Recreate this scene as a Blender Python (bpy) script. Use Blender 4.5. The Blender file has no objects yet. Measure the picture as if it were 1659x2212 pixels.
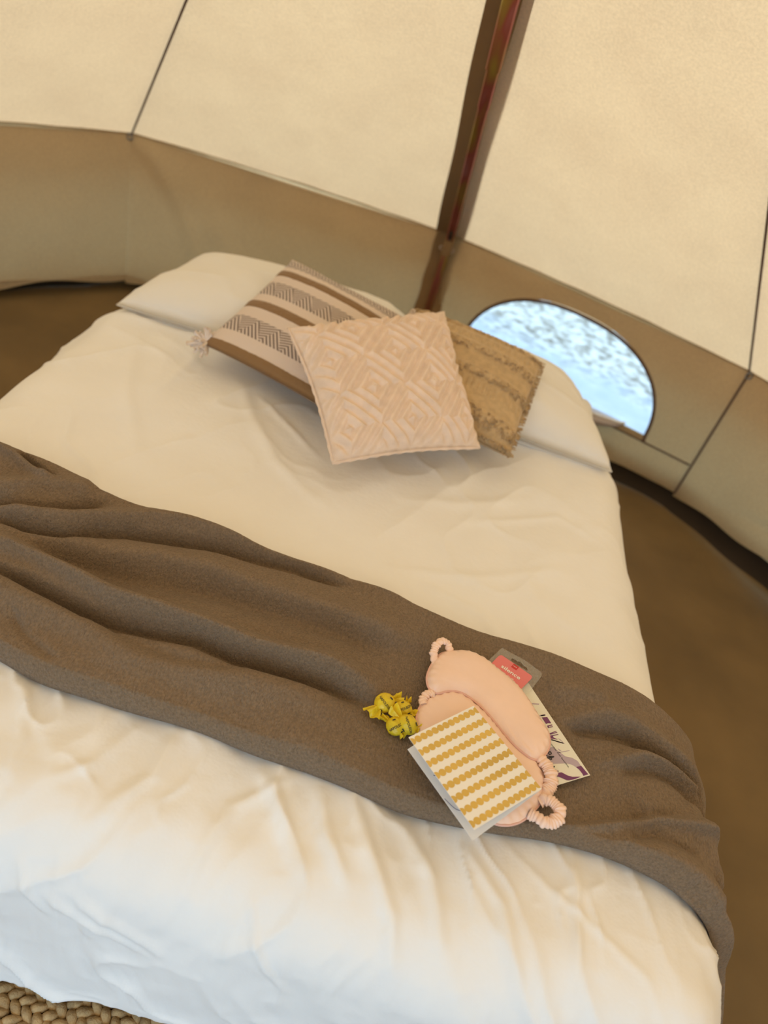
import bpy, math, random
import numpy as np
from mathutils import Vector, Matrix
from mathutils.geometry import delaunay_2d_cdt

S = bpy.context.scene
COL = S.collection
random.seed(7)
# ------------------------------------------------------------------ camera
CAM = np.array([0, 0, 1.55]); ROLL = math.radians(18); PITCH = math.radians(37); FPX = 1661.
_F = np.array([0, math.cos(PITCH), -math.sin(PITCH)]); _U = np.array([0, math.sin(PITCH), math.cos(PITCH)]); _X = np.array([1., 0, 0])
_R = _X*math.cos(ROLL) + _U*math.sin(ROLL); _UP = -_X*math.sin(ROLL) + _U*math.cos(ROLL)
cd = bpy.data.cameras.new('camera'); co = bpy.data.objects.new('camera', cd); COL.objects.link(co)
co.matrix_world = Matrix(((_R[0], _UP[0], -_F[0], CAM[0]), (_R[1], _UP[1], -_F[1], CAM[1]), (_R[2], _UP[2], -_F[2], CAM[2]), (0, 0, 0, 1)))
cd.sensor_fit = 'VERTICAL'; cd.sensor_height = 36; cd.lens = FPX/2212*36; cd.clip_start = .02
cd.dof.use_dof = True; cd.dof.focus_distance = 1.33; cd.dof.aperture_fstop = 2.3
S.camera = co
# ------------------------------------------------------------------ light
w = bpy.data.worlds.new('sky'); S.world = w; w.use_nodes = True
bg = w.node_tree.nodes['Background']; bg.inputs[0].default_value = (.36, .68, 1, 1); bg.inputs[1].default_value = 3.6
sd = bpy.data.lights.new('sun', 'SUN'); so = bpy.data.objects.new('sun', sd); COL.objects.link(so)
sd.energy = 6.2; sd.angle = math.radians(2); sd.color = (.86, .94, 1)
so.rotation_euler = Vector((.10, -.22, .97)).to_track_quat('Z', 'Y').to_euler(); so.location = (0, 0, 6)
S.view_settings.view_transform = 'Standard'; S.view_settings.look = 'None'; S.view_settings.exposure = 0.04
S.view_settings.gamma = 1; S.view_settings.use_curve_mapping = False

# ------------------------------------------------------------------ helpers
def at(px, py, z):
    dx, dy = px-829.5, py-1106.
    v = FPX*_F + dx*_R - dy*_UP
    return CAM + v*((z-CAM[2])/v[2])
def ats(pts, z): return np.array([at(a, b, z) for a, b in pts])
def sub(pts, sc, ox, oy): return [(ox+a/sc, oy+b/sc) for a, b in pts]      # crop coordinates to photo coordinates

def _hash(ix, iy, seed):
    h = (ix.astype(np.int64)*374761393 + iy.astype(np.int64)*668265263 + seed*982451653) & 0xffffffff
    h = ((h ^ (h >> 13))*1274126177) & 0xffffffff
    return ((h ^ (h >> 16)) & 0xffff)/65535.
def noise(x, y, seed=0):
    x = np.asarray(x, float); y = np.asarray(y, float)
    ix = np.floor(x); iy = np.floor(y); fx = x-ix; fy = y-iy
    fx = fx**3*(fx*(fx*6-15)+10); fy = fy**3*(fy*(fy*6-15)+10)
    a = _hash(ix, iy, seed); b = _hash(ix+1, iy, seed); c = _hash(ix, iy+1, seed); d = _hash(ix+1, iy+1, seed)
    return (a*(1-fx)+b*fx)*(1-fy) + (c*(1-fx)+d*fx)*fy
def fbm(x, y, seed=0, oct=3):
    r = 0; a = 1; n = 0
    for k in range(oct): r = r+a*noise(x*2**k, y*2**k, seed+k*17); n += a; a *= .5
    return r/n - .5
def sstep(a, b, x): t = np.clip((x-a)/(b-a), 0, 1); return t*t*(3-2*t)

def mesh(name, V, F, mat=None, parent=None, smooth=True, uv=None, kind=None):
    me = bpy.data.meshes.new(name)
    me.from_pydata([tuple(map(float, v)) for v in V], [], [tuple(f) for f in F])
    if smooth: me.polygons.foreach_set('use_smooth', [True]*len(me.polygons))
    if uv is not None:
        l = me.uv_layers.new(name='UVMap'); vi = np.zeros(len(me.loops), int); me.loops.foreach_get('vertex_index', vi)
        l.data.foreach_set('uv', np.asarray(uv, np.float32)[vi].ravel())
    if mat: me.materials.append(mat)
    me.update()
    o = bpy.data.objects.new(name, me); COL.objects.link(o)
    if parent: o.parent = parent
    if kind: o['kind'] = kind
    return o
def tag(o, label, cat, group=None):
    o['label'] = label; o['category'] = cat
    if group: o['group'] = group
    return o
def empty(name, loc=(0, 0, 0)):
    o = bpy.data.objects.new(name, None); COL.objects.link(o); o.location = tuple(map(float, loc)); o.empty_display_size = .05
    return o
def adopt(o, root):                                    # parts are modelled in world space; keep them there
    o.parent = root; o.matrix_parent_inverse = Matrix.Translation(root.location).inverted()
    return o
def struct(o, label=None):
    o['kind'] = 'structure'
    if label: o['label'] = label
    return o
def grid_faces(n, m, off=0, flip=False, wrap=False):
    i, j = np.meshgrid(np.arange(n-1), np.arange(m if wrap else m-1), indexing='ij'); i = i.ravel(); j = j.ravel(); k = (j+1) % m
    f = np.stack([off+i*m+j, off+(i+1)*m+j, off+(i+1)*m+k, off+i*m+k], 1)
    if flip: f = f[:, ::-1]
    return f.tolist()
def tube_vf(path, rad, seg=10, off=0, closed=False):
    P = np.asarray(path, float); n = len(P)
    R = np.broadcast_to(np.asarray(rad, float), (n,) if np.ndim(rad) < 2 else np.shape(rad))
    T = (np.roll(P, -1, 0)-np.roll(P, 1, 0)) if closed else np.gradient(P, axis=0)
    T /= np.linalg.norm(T, axis=1)[:, None]+1e-12
    up = np.array([0, 0, 1.]) if abs(T[:, 2]).mean() < .8 else np.array([1., 0, 0])
    A = np.cross(T, up); A /= np.linalg.norm(A, axis=1)[:, None]+1e-12; B = np.cross(A, T)
    th = np.linspace(0, 2*math.pi, seg, endpoint=False)
    rr = R[:, None] if R.ndim == 1 else R
    V = P[:, None, :] + (A[:, None, :]*np.cos(th)[None, :, None] + B[:, None, :]*np.sin(th)[None, :, None])*rr[..., None]
    V = V.reshape(-1, 3)
    if closed:
        V2 = np.concatenate([V, V[:seg]]); F = grid_faces(n+1, seg, off, wrap=True); return V2, F
    F = grid_faces(n, seg, off, wrap=True)
    F += [list(range(off, off+seg))[::-1], list(range(off+(n-1)*seg, off+n*seg))]
    return V, F
def tube(name, path, rad, mat, parent=None, seg=10, closed=False):
    V, F = tube_vf(path, rad, seg, closed=closed); return mesh(name, V, F, mat, parent)
def spline(pts, n=60, closed=False):                    # Catmull-Rom, even arc length
    P = np.asarray(pts, float)
    Q = np.vstack([P[-1:], P, P[:2]]) if closed else np.vstack([2*P[0]-P[1], P, 2*P[-1]-P[-2]])
    out = []
    for i in range(len(Q)-3):
        for t in np.linspace(0, 1, 16, endpoint=False):
            a, b, c, d = Q[i:i+4]
            out.append(.5*((2*b)+(-a+c)*t+(2*a-5*b+4*c-d)*t*t+(-a+3*b-3*c+d)*t**3))
    if not closed: out.append(P[-1])
    else: out.append(out[0])
    out = np.array(out); L = np.r_[0, np.cumsum(np.linalg.norm(np.diff(out, axis=0), axis=1))]
    u = np.linspace(0, L[-1], n, endpoint=not closed)
    return np.stack([np.interp(u, L, out[:, k]) for k in range(out.shape[1])], 1)
def dist_poly(X, Y, pts, closed=False):                 # unsigned distance, signed side, param along
    pts = np.asarray(pts, float)
    if closed: pts = np.vstack([pts, pts[:1]])
    best = np.full(X.shape, 1e9); side = np.zeros(X.shape); par = np.zeros(X.shape)
    seg = np.linalg.norm(np.diff(pts, axis=0), axis=1); tot = seg.sum(); acc = 0
    for (a, b), l in zip(zip(pts[:-1], pts[1:]), seg):
        if l < 1e-9: continue
        dx, dy = (b-a)/l
        t = np.clip((X-a[0])*dx+(Y-a[1])*dy, 0, l)
        ex = X-a[0]-t*dx; ey = Y-a[1]-t*dy; d = np.hypot(ex, ey); m = d < best
        best = np.where(m, d, best); side = np.where(m, dx*ey-dy*ex, side); par = np.where(m, (acc+t)/tot, par); acc += l
    return best, side, par
def inside(X, Y, poly):
    r = np.zeros(X.shape, bool); n = len(poly)
    for i in range(n):
        x0, y0 = poly[i]; x1, y1 = poly[(i+1) % n]
        if y0 == y1: continue
        c = ((y0 > Y) != (y1 > Y)) & (X < (x1-x0)*(Y-y0)/(y1-y0)+x0); r ^= c
    return r
def join_vf(parts):
    V = []; F = []; off = 0
    for v, f in parts:
        V.append(np.asarray(v)); F += [[i+off for i in q] for q in f]; off += len(v)
    return np.vstack(V), F
_txt = {}
def text_vf(s, bold=False):
    cu = bpy.data.curves.new('t', 'FONT'); cu.body = s; cu.size = 1; cu.resolution_u = 3
    if bold: cu.offset = .018
    o = bpy.data.objects.new('t', cu); COL.objects.link(o)
    bpy.context.view_layer.update()
    me = o.evaluated_get(bpy.context.evaluated_depsgraph_get()).to_mesh()
    V = np.array([v.co[:2] for v in me.vertices]).reshape(-1, 2); F = [list(p.vertices) for p in me.polygons]
    o.to_mesh_clear(); bpy.data.objects.remove(o); bpy.data.curves.remove(cu)
    return V, F

# ------------------------------------------------------------------ materials
def mat_new(name):
    m = bpy.data.materials.new(name); m.use_nodes = True; nt = m.node_tree
    for n in list(nt.nodes): nt.nodes.remove(n)
    out = nt.nodes.new('ShaderNodeOutputMaterial'); return m, nt, out
def nd(nt, t, **kw):
    n = nt.nodes.new('ShaderNode'+t)
    for k, v in kw.items(): setattr(n, k, v)
    return n
def noise_node(nt, scale, detail=3, vec=None, stretch=None):
    tc = nd(nt, 'TexCoord'); src = tc.outputs['UV' if vec == 'UV' else 'Object']
    if stretch:
        mp = nd(nt, 'Mapping'); mp.inputs['Scale'].default_value = stretch; nt.links.new(src, mp.inputs[0]); src = mp.outputs[0]
    n = nd(nt, 'TexNoise'); n.inputs['Scale'].default_value = scale; n.inputs['Detail'].default_value = detail
    nt.links.new(src, n.inputs['Vector']); return n
def ramp(nt, src, stops):
    r = nd(nt, 'ValToRGB'); e = r.color_ramp.elements
    e[0].position, e[0].color = stops[0][0], (*stops[0][1], 1); e[1].position, e[1].color = stops[-1][0], (*stops[-1][1], 1)
    for p, c in stops[1:-1]: q = e.new(p); q.color = (*c, 1)
    nt.links.new(src, r.inputs[0]); return r
def bump(nt, src, strength, dist, prev=None):
    b = nd(nt, 'Bump'); b.inputs['Strength'].default_value = strength; b.inputs['Distance'].default_value = dist
    nt.links.new(src, b.inputs['Height'])
    if prev: nt.links.new(prev.outputs[0], b.inputs['Normal'])
    return b
def M(name, c, rough=.7, metal=0, var=.06, vscale=8, sheen=0, bumps=(), alpha=None, coat=0, transl=0, stretch=None):
    m, nt, out = mat_new(name); p = nd(nt, 'BsdfPrincipled')
    p.inputs['Roughness'].default_value = rough; p.inputs['Metallic'].default_value = metal
    p.inputs['Sheen Weight'].default_value = sheen; p.inputs['Sheen Roughness'].default_value = .4; p.inputs['Coat Weight'].default_value = coat
    n = noise_node(nt, vscale, 3); lo = tuple(x*(1-var) for x in c); hi = tuple(min(1, x*(1+var)) for x in c)
    r = ramp(nt, n.outputs['Fac'], [(.3, lo), (.7, hi)]); nt.links.new(r.outputs[0], p.inputs['Base Color'])
    prev = None
    for sc, st, ds in bumps: prev = bump(nt, noise_node(nt, sc, 3, stretch=stretch).outputs['Fac'], st, ds, prev)
    if prev: nt.links.new(prev.outputs[0], p.inputs['Normal'])
    sh = p.outputs[0]
    if transl:
        t = nd(nt, 'BsdfTranslucent'); nt.links.new(r.outputs[0], t.inputs[0])
        mx = nd(nt, 'MixShader'); mx.inputs[0].default_value = transl; nt.links.new(sh, mx.inputs[1]); nt.links.new(t.outputs[0], mx.inputs[2]); sh = mx.outputs[0]
    if alpha is not None:
        t = nd(nt, 'BsdfTransparent'); mx = nd(nt, 'MixShader'); mx.inputs[0].default_value = alpha
        nt.links.new(t.outputs[0], mx.inputs[1]); nt.links.new(sh, mx.inputs[2]); sh = mx.outputs[0]
    nt.links.new(sh, out.inputs[0]); return m
def canvas(name, refl, trans, fac):
    m, nt, out = mat_new(name)
    a = noise_node(nt, 5, 3); b = noise_node(nt, 140, 4); 
    ad = nd(nt, 'Math', operation='MULTIPLY_ADD'); ad.inputs[1].default_value = .45; nt.links.new(a.outputs['Fac'], ad.inputs[0]); nt.links.new(b.outputs['Fac'], ad.inputs[2])
    lo = lambda c, k: tuple(min(1, x*k) for x in c)
    r1 = ramp(nt, ad.outputs[0], [(.5, lo(refl, .93)), (.95, lo(refl, 1.05))]); r2 = ramp(nt, ad.outputs[0], [(.5, lo(trans, .87)), (.95, lo(trans, 1.10))])
    bp = bump(nt, noise_node(nt, 700, 2).outputs['Fac'], .3, .0006); bp = bump(nt, noise_node(nt, 9, 3).outputs['Fac'], .25, .02, bp)
    d = nd(nt, 'BsdfDiffuse'); t = nd(nt, 'BsdfTranslucent'); mx = nd(nt, 'MixShader'); mx.inputs[0].default_value = fac
    nt.links.new(r1.outputs[0], d.inputs[0]); nt.links.new(r2.outputs[0], t.inputs[0])
    for q in (d, t): nt.links.new(bp.outputs[0], q.inputs['Normal'])
    nt.links.new(d.outputs[0], mx.inputs[1]); nt.links.new(t.outputs[0], mx.inputs[2]); nt.links.new(mx.outputs[0], out.inputs[0]); return m

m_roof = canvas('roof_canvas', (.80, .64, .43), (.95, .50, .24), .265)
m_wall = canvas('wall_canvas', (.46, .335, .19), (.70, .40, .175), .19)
m_strip = M('brown_webbing', (.25, .145, .06), .8, bumps=((300, .3, .001),))
m_seam = M('seam_tape', (.11, .06, .04), .8)
m_floor = M('groundsheet', (.175, .108, .040), .85, var=.18, vscale=3, bumps=((6, .4, .02), (60, .15, .003)))
m_duvet = M('white_cotton', (.90, .87, .84), .8, var=.015, sheen=.15, bumps=((24, .30, .007), (80, .16, .002)))
m_pillow = M('white_pillowcase', (.84, .80, .75), .8, var=.015, sheen=.15, bumps=((30, .12, .004),))
m_blanket = M('brown_fleece', (.235, .162, .100), .95, var=.20, vscale=240, sheen=.10, bumps=((230, 1.0, .005), (600, .8, .002)), stretch=(1.5, .5, 1))
m_pink = M('pink_satin', (.95, .67, .53), .34, var=.03, vscale=20, sheen=.25, bumps=((60, .10, .002),))
m_pipe = M('pink_piping', (.80, .47, .38), .4, var=.03)
m_card = M('card_stock', (.93, .90, .86), .6, var=.01)
m_cardin = M('card_inside', (.86, .85, .86), .6, var=.01)
m_gold = M('gold_foil', (.74, .51, .14), .38, .7, var=.12, vscale=12)
m_ink = M('black_ink', (.02, .018, .02), .5)
m_blue = M('blue_pen_ink', (.03, .04, .16), .5)
m_purple = M('purple_print', (.16, .035, .13), .35)
m_lilac = M('lilac_print', (.46, .36, .42), .35)
m_leaf = M('coated_paper', (.80, .76, .64), .3, var=.01, coat=.3)
m_white = M('white_print', (.92, .88, .82), .5, var=.01)
m_coral = M('coral_print', (.78, .20, .20), .45, var=.02)
m_red = M('red_print', (.60, .03, .025), .45, var=.02)
m_blister = M('clear_plastic', (.75, .72, .65), .12, alpha=.16, coat=.4)
m_yellow = M('yellow_wax_paper', (.90, .68, .03), .33, var=.08, vscale=90, bumps=((240, .5, .0015),), transl=.25)
m_black = M('black_plastic', (.03, .02, .015), .5)
m_cord = M('grey_cord', (.42, .32, .25), .8)
m_ring = M('grey_metal', (.25, .25, .26), .35, .8)
m_jute = M('jute', (.50, .335, .16), .85, var=.30, vscale=60, bumps=((300, .8, .002),), stretch=(1, 1, 1))
m_fringe = M('beige_wool', (.55, .38, .20), .95, var=.12, vscale=60, sheen=.25, bumps=((260, .6, .002),))
m_tuft = M('cream_tufted_cotton', (.82, .64, .51), .95, var=.07, vscale=40, sheen=.25, bumps=((300, .5, .0015),))
m_tassel = M('cream_yarn', (.84, .72, .63), .95, var=.04)
m_ground = M('gravel', (.70, .66, .60), .95, var=.0, bumps=((20, .3, .02),))
m_rim = M('shaded_rim', (.030, .017, .007), .95)  # groundsheet rim with the shade under the hem put into its colour
m_flap = M('flap_backing', (.50, .42, .38), .5)
# outdoor ground: pale dry gravel with grey mottling
nt = m_ground.node_tree; p = [n for n in nt.nodes if n.type == 'BSDF_PRINCIPLED'][0]
gn = noise_node(nt, 22, 6); r1 = ramp(nt, gn.outputs['Fac'], [(.36, (.09, .07, .045)), (.50, (.24, .215, .175)), (.62, (.33, .31, .28))])
g2 = noise_node(nt, 6, 4); r2 = ramp(nt, g2.outputs['Fac'], [(.3, (.19, .20, .21)), (.7, (.25, .255, .26))])          # a plain blue-grey strip beside the tent, scrub beyond
tc = nd(nt, 'TexCoord'); sx = nd(nt, 'SeparateXYZ'); nt.links.new(tc.outputs['Object'], sx.inputs[0])
def mth(op, a, b=None):
    n_ = nd(nt, 'Math', operation=op)
    for i_, q_ in enumerate((a, b)):
        if q_ is None: continue
        if isinstance(q_, (int, float)): n_.inputs[i_].default_value = q_
        else: nt.links.new(q_, n_.inputs[i_])
    return n_.outputs[0]
dist_ = mth('ADD', mth('ADD', mth('MULTIPLY', sx.outputs[0], .35), mth('MULTIPLY', sx.outputs[1], .94)), mth('MULTIPLY', g2.outputs['Fac'], .5))
mr = nd(nt, 'MapRange'); mr.inputs[1].default_value = 3.95; mr.inputs[2].default_value = 4.25; nt.links.new(dist_, mr.inputs[0])
mxg = nd(nt, 'Mix', data_type='RGBA'); nt.links.new(mr.outputs[0], mxg.inputs[0]); nt.links.new(r2.outputs[0], mxg.inputs[6]); nt.links.new(r1.outputs[0], mxg.inputs[7]); nt.links.new(mxg.outputs[2], p.inputs['Base Color'])
# zinc-plated tube: real yellow / red interference tint that drifts along the tube
m_zinc, nt, out = mat_new('yellow_zinc_steel'); p = nd(nt, 'BsdfPrincipled'); p.inputs['Metallic'].default_value = .75; p.inputs['Roughness'].default_value = .32
gn = noise_node(nt, 3.2, 2, stretch=(6, 1, 1.4)); rr = ramp(nt, gn.outputs['Fac'], [(.30, (.40, .33, .06)), (.44, (.34, .19, .06)), (.56, (.36, .10, .08)), (.70, (.42, .16, .17))])
nt.links.new(rr.outputs[0], p.inputs['Base Color']); nt.links.new(p.outputs[0], out.inputs[0])
# window vinyl, slightly blue
m_vinyl, nt, out = mat_new('clear_vinyl'); t = nd(nt, 'BsdfTransparent'); t.inputs[0].default_value = (.95, .97, 1, 1)
g = nd(nt, 'BsdfGlossy'); g.inputs['Roughness'].default_value = .15; mx = nd(nt, 'MixShader'); mx.inputs[0].default_value = .08
nt.links.new(t.outputs[0], mx.inputs[1]); nt.links.new(g.outputs[0], mx.inputs[2]); nt.links.new(mx.outputs[0], out.inputs[0])
# striped cushion: UV driven weave
m_stripe, nt, out = mat_new('woven_stripes'); p = nd(nt, 'BsdfPrincipled'); p.inputs['Roughness'].default_value = .95; p.inputs['Sheen Weight'].default_value = .2
tc = nd(nt, 'TexCoord'); sp = nd(nt, 'SeparateXYZ'); nt.links.new(tc.outputs['UV'], sp.inputs[0])
def mt(op, a, b=None, c=None):
    n = nd(nt, 'Math', operation=op)
    for i, q in enumerate((a, b, c)):
        if q is None: continue
        if isinstance(q, (int, float)): n.inputs[i].default_value = q
        else: nt.links.new(q, n.inputs[i])
    return n.outputs[0]
U_, V_ = sp.outputs[0], sp.outputs[1]
def band(c, hw): return mt('LESS_THAN', mt('ABSOLUTE', mt('SUBTRACT', V_, c)), hw)
brown = mt('MAXIMUM', mt('MAXIMUM', band(.015, .035), band(.415, .036)), band(.785, .036))
pat = mt('MAXIMUM', mt('MAXIMUM', band(.215, .072), band(.60, .072)), band(.925, .05))
tri = mt('PINGPONG', mt('MULTIPLY', U_, 6.5), .5)                      # chevron teeth
vv = mt('FRACT', mt('MULTIPLY', mt('SUBTRACT', V_, .143), 1/.385))
flip = mt('GREATER_THAN', mt('SUBTRACT', mt('MULTIPLY', tri, 2), mt('MULTIPLY', vv, 2.7)), 0)
l1 = mt('SINE', mt('MULTIPLY', mt('ADD', mt('MULTIPLY', U_, 1.0), mt('MULTIPLY', V_, .7)), 230))
l2 = mt('SINE', mt('MULTIPLY', mt('SUBTRACT', mt('MULTIPLY', U_, .55), mt('MULTIPLY', V_, 1.3)), 230))
ln = mt('ADD', mt('MULTIPLY', l1, flip), mt('MULTIPLY', l2, mt('SUBTRACT', 1, flip)))
dk = mt('MULTIPLY', pat, mt('GREATER_THAN', ln, -.15))
def mixc(f, a, b):
    n = nd(nt, 'Mix', data_type='RGBA'); nt.links.new(f, n.inputs[0])
    for i, q in ((6, a), (7, b)):
        if isinstance(q, tuple): n.inputs[i].default_value = (*q, 1)
        else: nt.links.new(q, n.inputs[i])
    return n.outputs[2]
c1 = mixc(dk, (.72, .59, .50), (.20, .145, .12)); c2 = mixc(brown, c1, (.26, .145, .06)); nt.links.new(c2, p.inputs['Base Color'])
bp = bump(nt, noise_node(nt, 260, 3).outputs['Fac'], .5, .002); nt.links.new(bp.outputs[0], p.inputs['Normal']); nt.links.new(p.outputs[0], out.inputs[0])

# ------------------------------------------------------------------ the tent (setting)
EZ = .60; HZ = .06
EAVE = [(-.09, 3.17), (1.09, 2.73), (1.98, 1.85), (2.28, .62), (2.28, -.35), (1.95, -1.2), (1.0, -1.85), (-1.3, -1.85), (-2.15, -1.2), (-2.55, -.35), (-2.6, .8), (-2.25, 2.14), (-1.43, 3.14)]
AP = np.array([-.10, 1.25, 2.5]); AP2 = np.array([-.10, -1.05, 2.5])
RIDGE = [AP, AP, AP, AP*.62+AP2*.38, AP*.3+AP2*.7, AP2, AP2, AP2, AP2, AP*.3+AP2*.7, AP*.62+AP2*.38, AP, AP]
cen = np.array([-.1, .3])
def e3(i, z=EZ, inset=0):
    p = np.array(EAVE[i % 13]); d = cen-p; d /= np.linalg.norm(d); p = p+d*inset
    return np.array([p[0], p[1], z])
def panel(name, a, b, c, d, n, m, seed, sag, mat, amp=.006, extra=None):      # a-b lower edge, c above b, d above a
    u = np.linspace(0, 1, n)[:, None, None]; v = np.linspace(0, 1, m)[None, :, None]
    P = a*(1-u)*(1-v)+b*u*(1-v)+c*u*v+d*(1-u)*v
    N = np.cross(b-a, (c+d)/2-(a+b)/2); N /= np.linalg.norm(N)
    if N[:2]@(cen-(a+b)[:2]/2) < 0: N = -N
    U2, V2 = np.broadcast_arrays(u[..., 0], v[..., 0])
    edge = np.sin(math.pi*U2)**.5*np.clip(V2*6+.25, 0, 1)*np.clip((1-V2)*6, 0, 1)
    ds = edge*(fbm(U2*5+seed, V2*4, seed, 3)*amp*2 + .5*amp*np.sin(U2*34+4*fbm(U2*3, V2*2, seed+5))*np.exp(-V2*5))
    if extra is not None: ds = ds+extra(U2, V2)
    P = P+N*ds[..., None]
    P[..., 2] += (sag*np.sin(math.pi*U2)*np.clip(1-V2*1.2, 0, 1)) if sag else .014*np.sin(math.pi*U2)*V2**4
    return mesh(name, P.reshape(-1, 3), grid_faces(n, m), mat)
ceiling = struct(empty('ceiling', (0, 0, EZ)), 'sloping cream canvas tent roof of stitched panels rising to a ridge')
for i in range(13):
    if i == 6: continue                                                   # the open door
    j = (i+1) % 13; a, b = e3(i), e3(j); c, d = RIDGE[j], RIDGE[i]
    o = panel('canvas_panel', a, b, c.copy(), d.copy(), 60, 60, i*3+1, .012, m_roof, .007); adopt(o, ceiling)
    # short valance of the same cloth that overhangs the wall outside
    oa = (a-np.array([*cen, 0]))*[1, 1, 0]; ob = (b-np.array([*cen, 0]))*[1, 1, 0]; oa /= np.linalg.norm(oa); ob /= np.linalg.norm(ob)
    o = mesh('valance', [a, b, b+ob*.16+[0, 0, -.13], a+oa*.16+[0, 0, -.13]], [(0, 1, 2, 3)], m_roof); adopt(o, ceiling)
for i in (12, 1, 2, 11, 3, 10):
    a = e3(i); c = RIDGE[i]; N = np.array([0, 0, -.004]) + np.array([*(cen-a[:2]), 0])*.0015
    o = tube('seam', [a+N, c+N], .0042, m_seam, seg=6); adopt(o, ceiling)
for i in (12, 1, 2, 11):
    a = e3(i)+[0, -.012, -.012]; th = np.linspace(0, 2*math.pi, 20, endpoint=False)
    o = tube('ring', np.stack([a[0]+.011*np.cos(th), a[1]+0*th-.004, a[2]+.011*np.sin(th)], 1), .0035, m_ring, seg=8, closed=True); adopt(o, ceiling)
# brown reinforcing strip along the back seam
a = e3(0)+[0, -.006, 0]; c = AP+[0, -.006, -.006]; hw = np.array([.060, 0, 0])
def strip(name, p0, p1, root, n=40):
    t = np.linspace(0, 1, n)[:, None, None]; s = np.linspace(-1, 1, 9)[None, :, None]
    P = p0*(1-t)+p1*t + hw*s*(1+.04*np.sin(t*23)) + np.array([0, -.006, -.004])*(np.abs(s) > .85)*1.0 + np.array([0, -.0008, 0])*np.sin(t*31+s*2)
    o = mesh(name, P.reshape(-1, 3), grid_faces(n, 9), m_strip); adopt(o, root)
strip('reinforcing_strip', a, c, ceiling)
# eave binding
for i in range(13):
    if i == 6: continue
    a, b = e3(i), e3(i+1); t = np.linspace(0, 1, 30)[:, None]; P = a*(1-t)+b*t; P[:, 2] += .012*np.sin(math.pi*t[:, 0])
    adopt(tube('eave_binding', P, .004, m_wall, seg=6), ceiling)

# walls
def wall_root(name, label, i): return struct(empty(name, e3(i, 0)), label)
wb = wall_root('wall_back', 'low tan canvas tent wall behind the head of the bed', 0)
wl = wall_root('wall_left', 'low tan canvas tent wall on the left', 11)
wr = wall_root('wall_right', 'low tan canvas tent wall on the right', 2)
def crease(U, V):
    d, s, q = dist_poly(U*1.34, V*.5, [(.03, .5), (.22, .32), (.35, .10), (.42, 0)])
    d2, _, _ = dist_poly(U*1.34, V*.5, [(.02, .5), (.30, .34), (.60, .06)])
    return .016*np.exp(-(d/.035)**2)+.012*np.exp(-(d2/.05)**2)
def hemz(i): return HZ
for i in range(13):
    if i in (0, 6): continue
    j = (i+1) % 13; root = wb if i == 12 else (wl if i in (7, 8, 9, 10, 11) else wr)
    ins = .075 if i in (10, 11) else .05
    INS = {12: .17, 11: .17, 10: .15}; a, b = e3(i, HZ-(.01 if i in INS else 0), INS.get(i, .05)), e3(j, HZ, INS.get(j, .05)); c, d = e3(j, EZ, -.004), e3(i, EZ, -.004)
    ex = crease if i == 12 else None
    def ex2(U, V, i=i, ex=ex):
        r = .010*np.sin(V*5+i)*np.sin(U*3.1) + .008*fbm(U*4+i, V*3, i)
        if i == 1: r = r-.012*np.exp(-((V-.05-.55*U)/.03)**2)*sstep(.05, .3, U)
        return r*np.sin(math.pi*np.clip(U, 0, 1))**.5 + (ex(U, V)*np.clip((1-V)*12, 0, 1) if ex else 0)
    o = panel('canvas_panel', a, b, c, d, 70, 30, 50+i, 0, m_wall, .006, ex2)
    for v in o.data.vertices:                                              # wavy hem
        k = max(0, (HZ+.09-v.co.z)/.09)
        v.co.z += k*(.010*math.sin(v.co.x*11+v.co.y*7)+.006*math.sin(v.co.x*23-v.co.y*5)) + (k*.035*max(0, min(1, (2.70-v.co.y)/.5)) if i == 1 else 0)
    adopt(o, root)
    q = np.linspace(0, 1, 12)[:, None]
    if i in (1, 2, 11, 10, 7):
        adopt(tube('wall_seam', (e3(i, EZ, .0)*(1-q)+e3(i, HZ, .052)*q)+[0, -.003, 0], .0042, m_seam, seg=6), root)
# window panel: back right
A0 = e3(0, EZ); A1 = e3(1, EZ); dW = (A1-A0)/np.linalg.norm(A1-A0); LW = np.linalg.norm((A1-A0)[:2]); nW = np.array([dW[1], -dW[0], 0])
if nW[1] > 0: nW = -nW                                                     # points into the tent
def wp(u, z, off=0): 
    k = (EZ-z)/(EZ-HZ)
    return A0*[1, 1, 0] + dW*u + np.array([0, 0, z]) + nW*(off + .045*k)
th = np.linspace(0, math.pi, 40); UC, UR, ZB, ZR = .625, .425, .215, .315
arch = [(UC+UR*math.copysign(abs(math.cos(t))**.86, math.cos(t)), ZB+ZR*math.sin(t)**.92) for t in th]
pts = [(0, HZ), (LW, HZ), (LW, EZ), (0, EZ)]; npts = []
bx = [(u, HZ) for u in np.linspace(0, LW, 40)] + [(LW, z) for z in np.linspace(HZ, EZ, 14)[1:]] + [(u, EZ) for u in np.linspace(LW, 0, 40)[1:]] + [(0, z) for z in np.linspace(EZ, HZ, 14)[1:-1]]
gu, gz = np.meshgrid(np.linspace(.02, LW-.02, 60), np.linspace(HZ+.02, EZ-.02, 26)); gu = gu.ravel(); gz = gz.ravel()
ok = ~inside(gu, gz, arch) & (dist_poly(gu, gz, arch, True)[0] > .012)
allp = bx+arch+list(zip(gu[ok], gz[ok])); nb, na = len(bx), len(arch)
ed = [(i, (i+1) % nb) for i in range(nb)]+[(nb+i, nb+(i+1) % na) for i in range(na)]
vs, _, fs, *_ = delaunay_2d_cdt([Vector(map(float, q)) for q in allp], ed, [], 0, 1e-6)
vs = np.array([(v.x, v.y) for v in vs]); F = [f for f in fs if not inside(np.array([vs[list(f), 0].mean()]), np.array([vs[list(f), 1].mean()]), arch)[0]]
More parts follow.
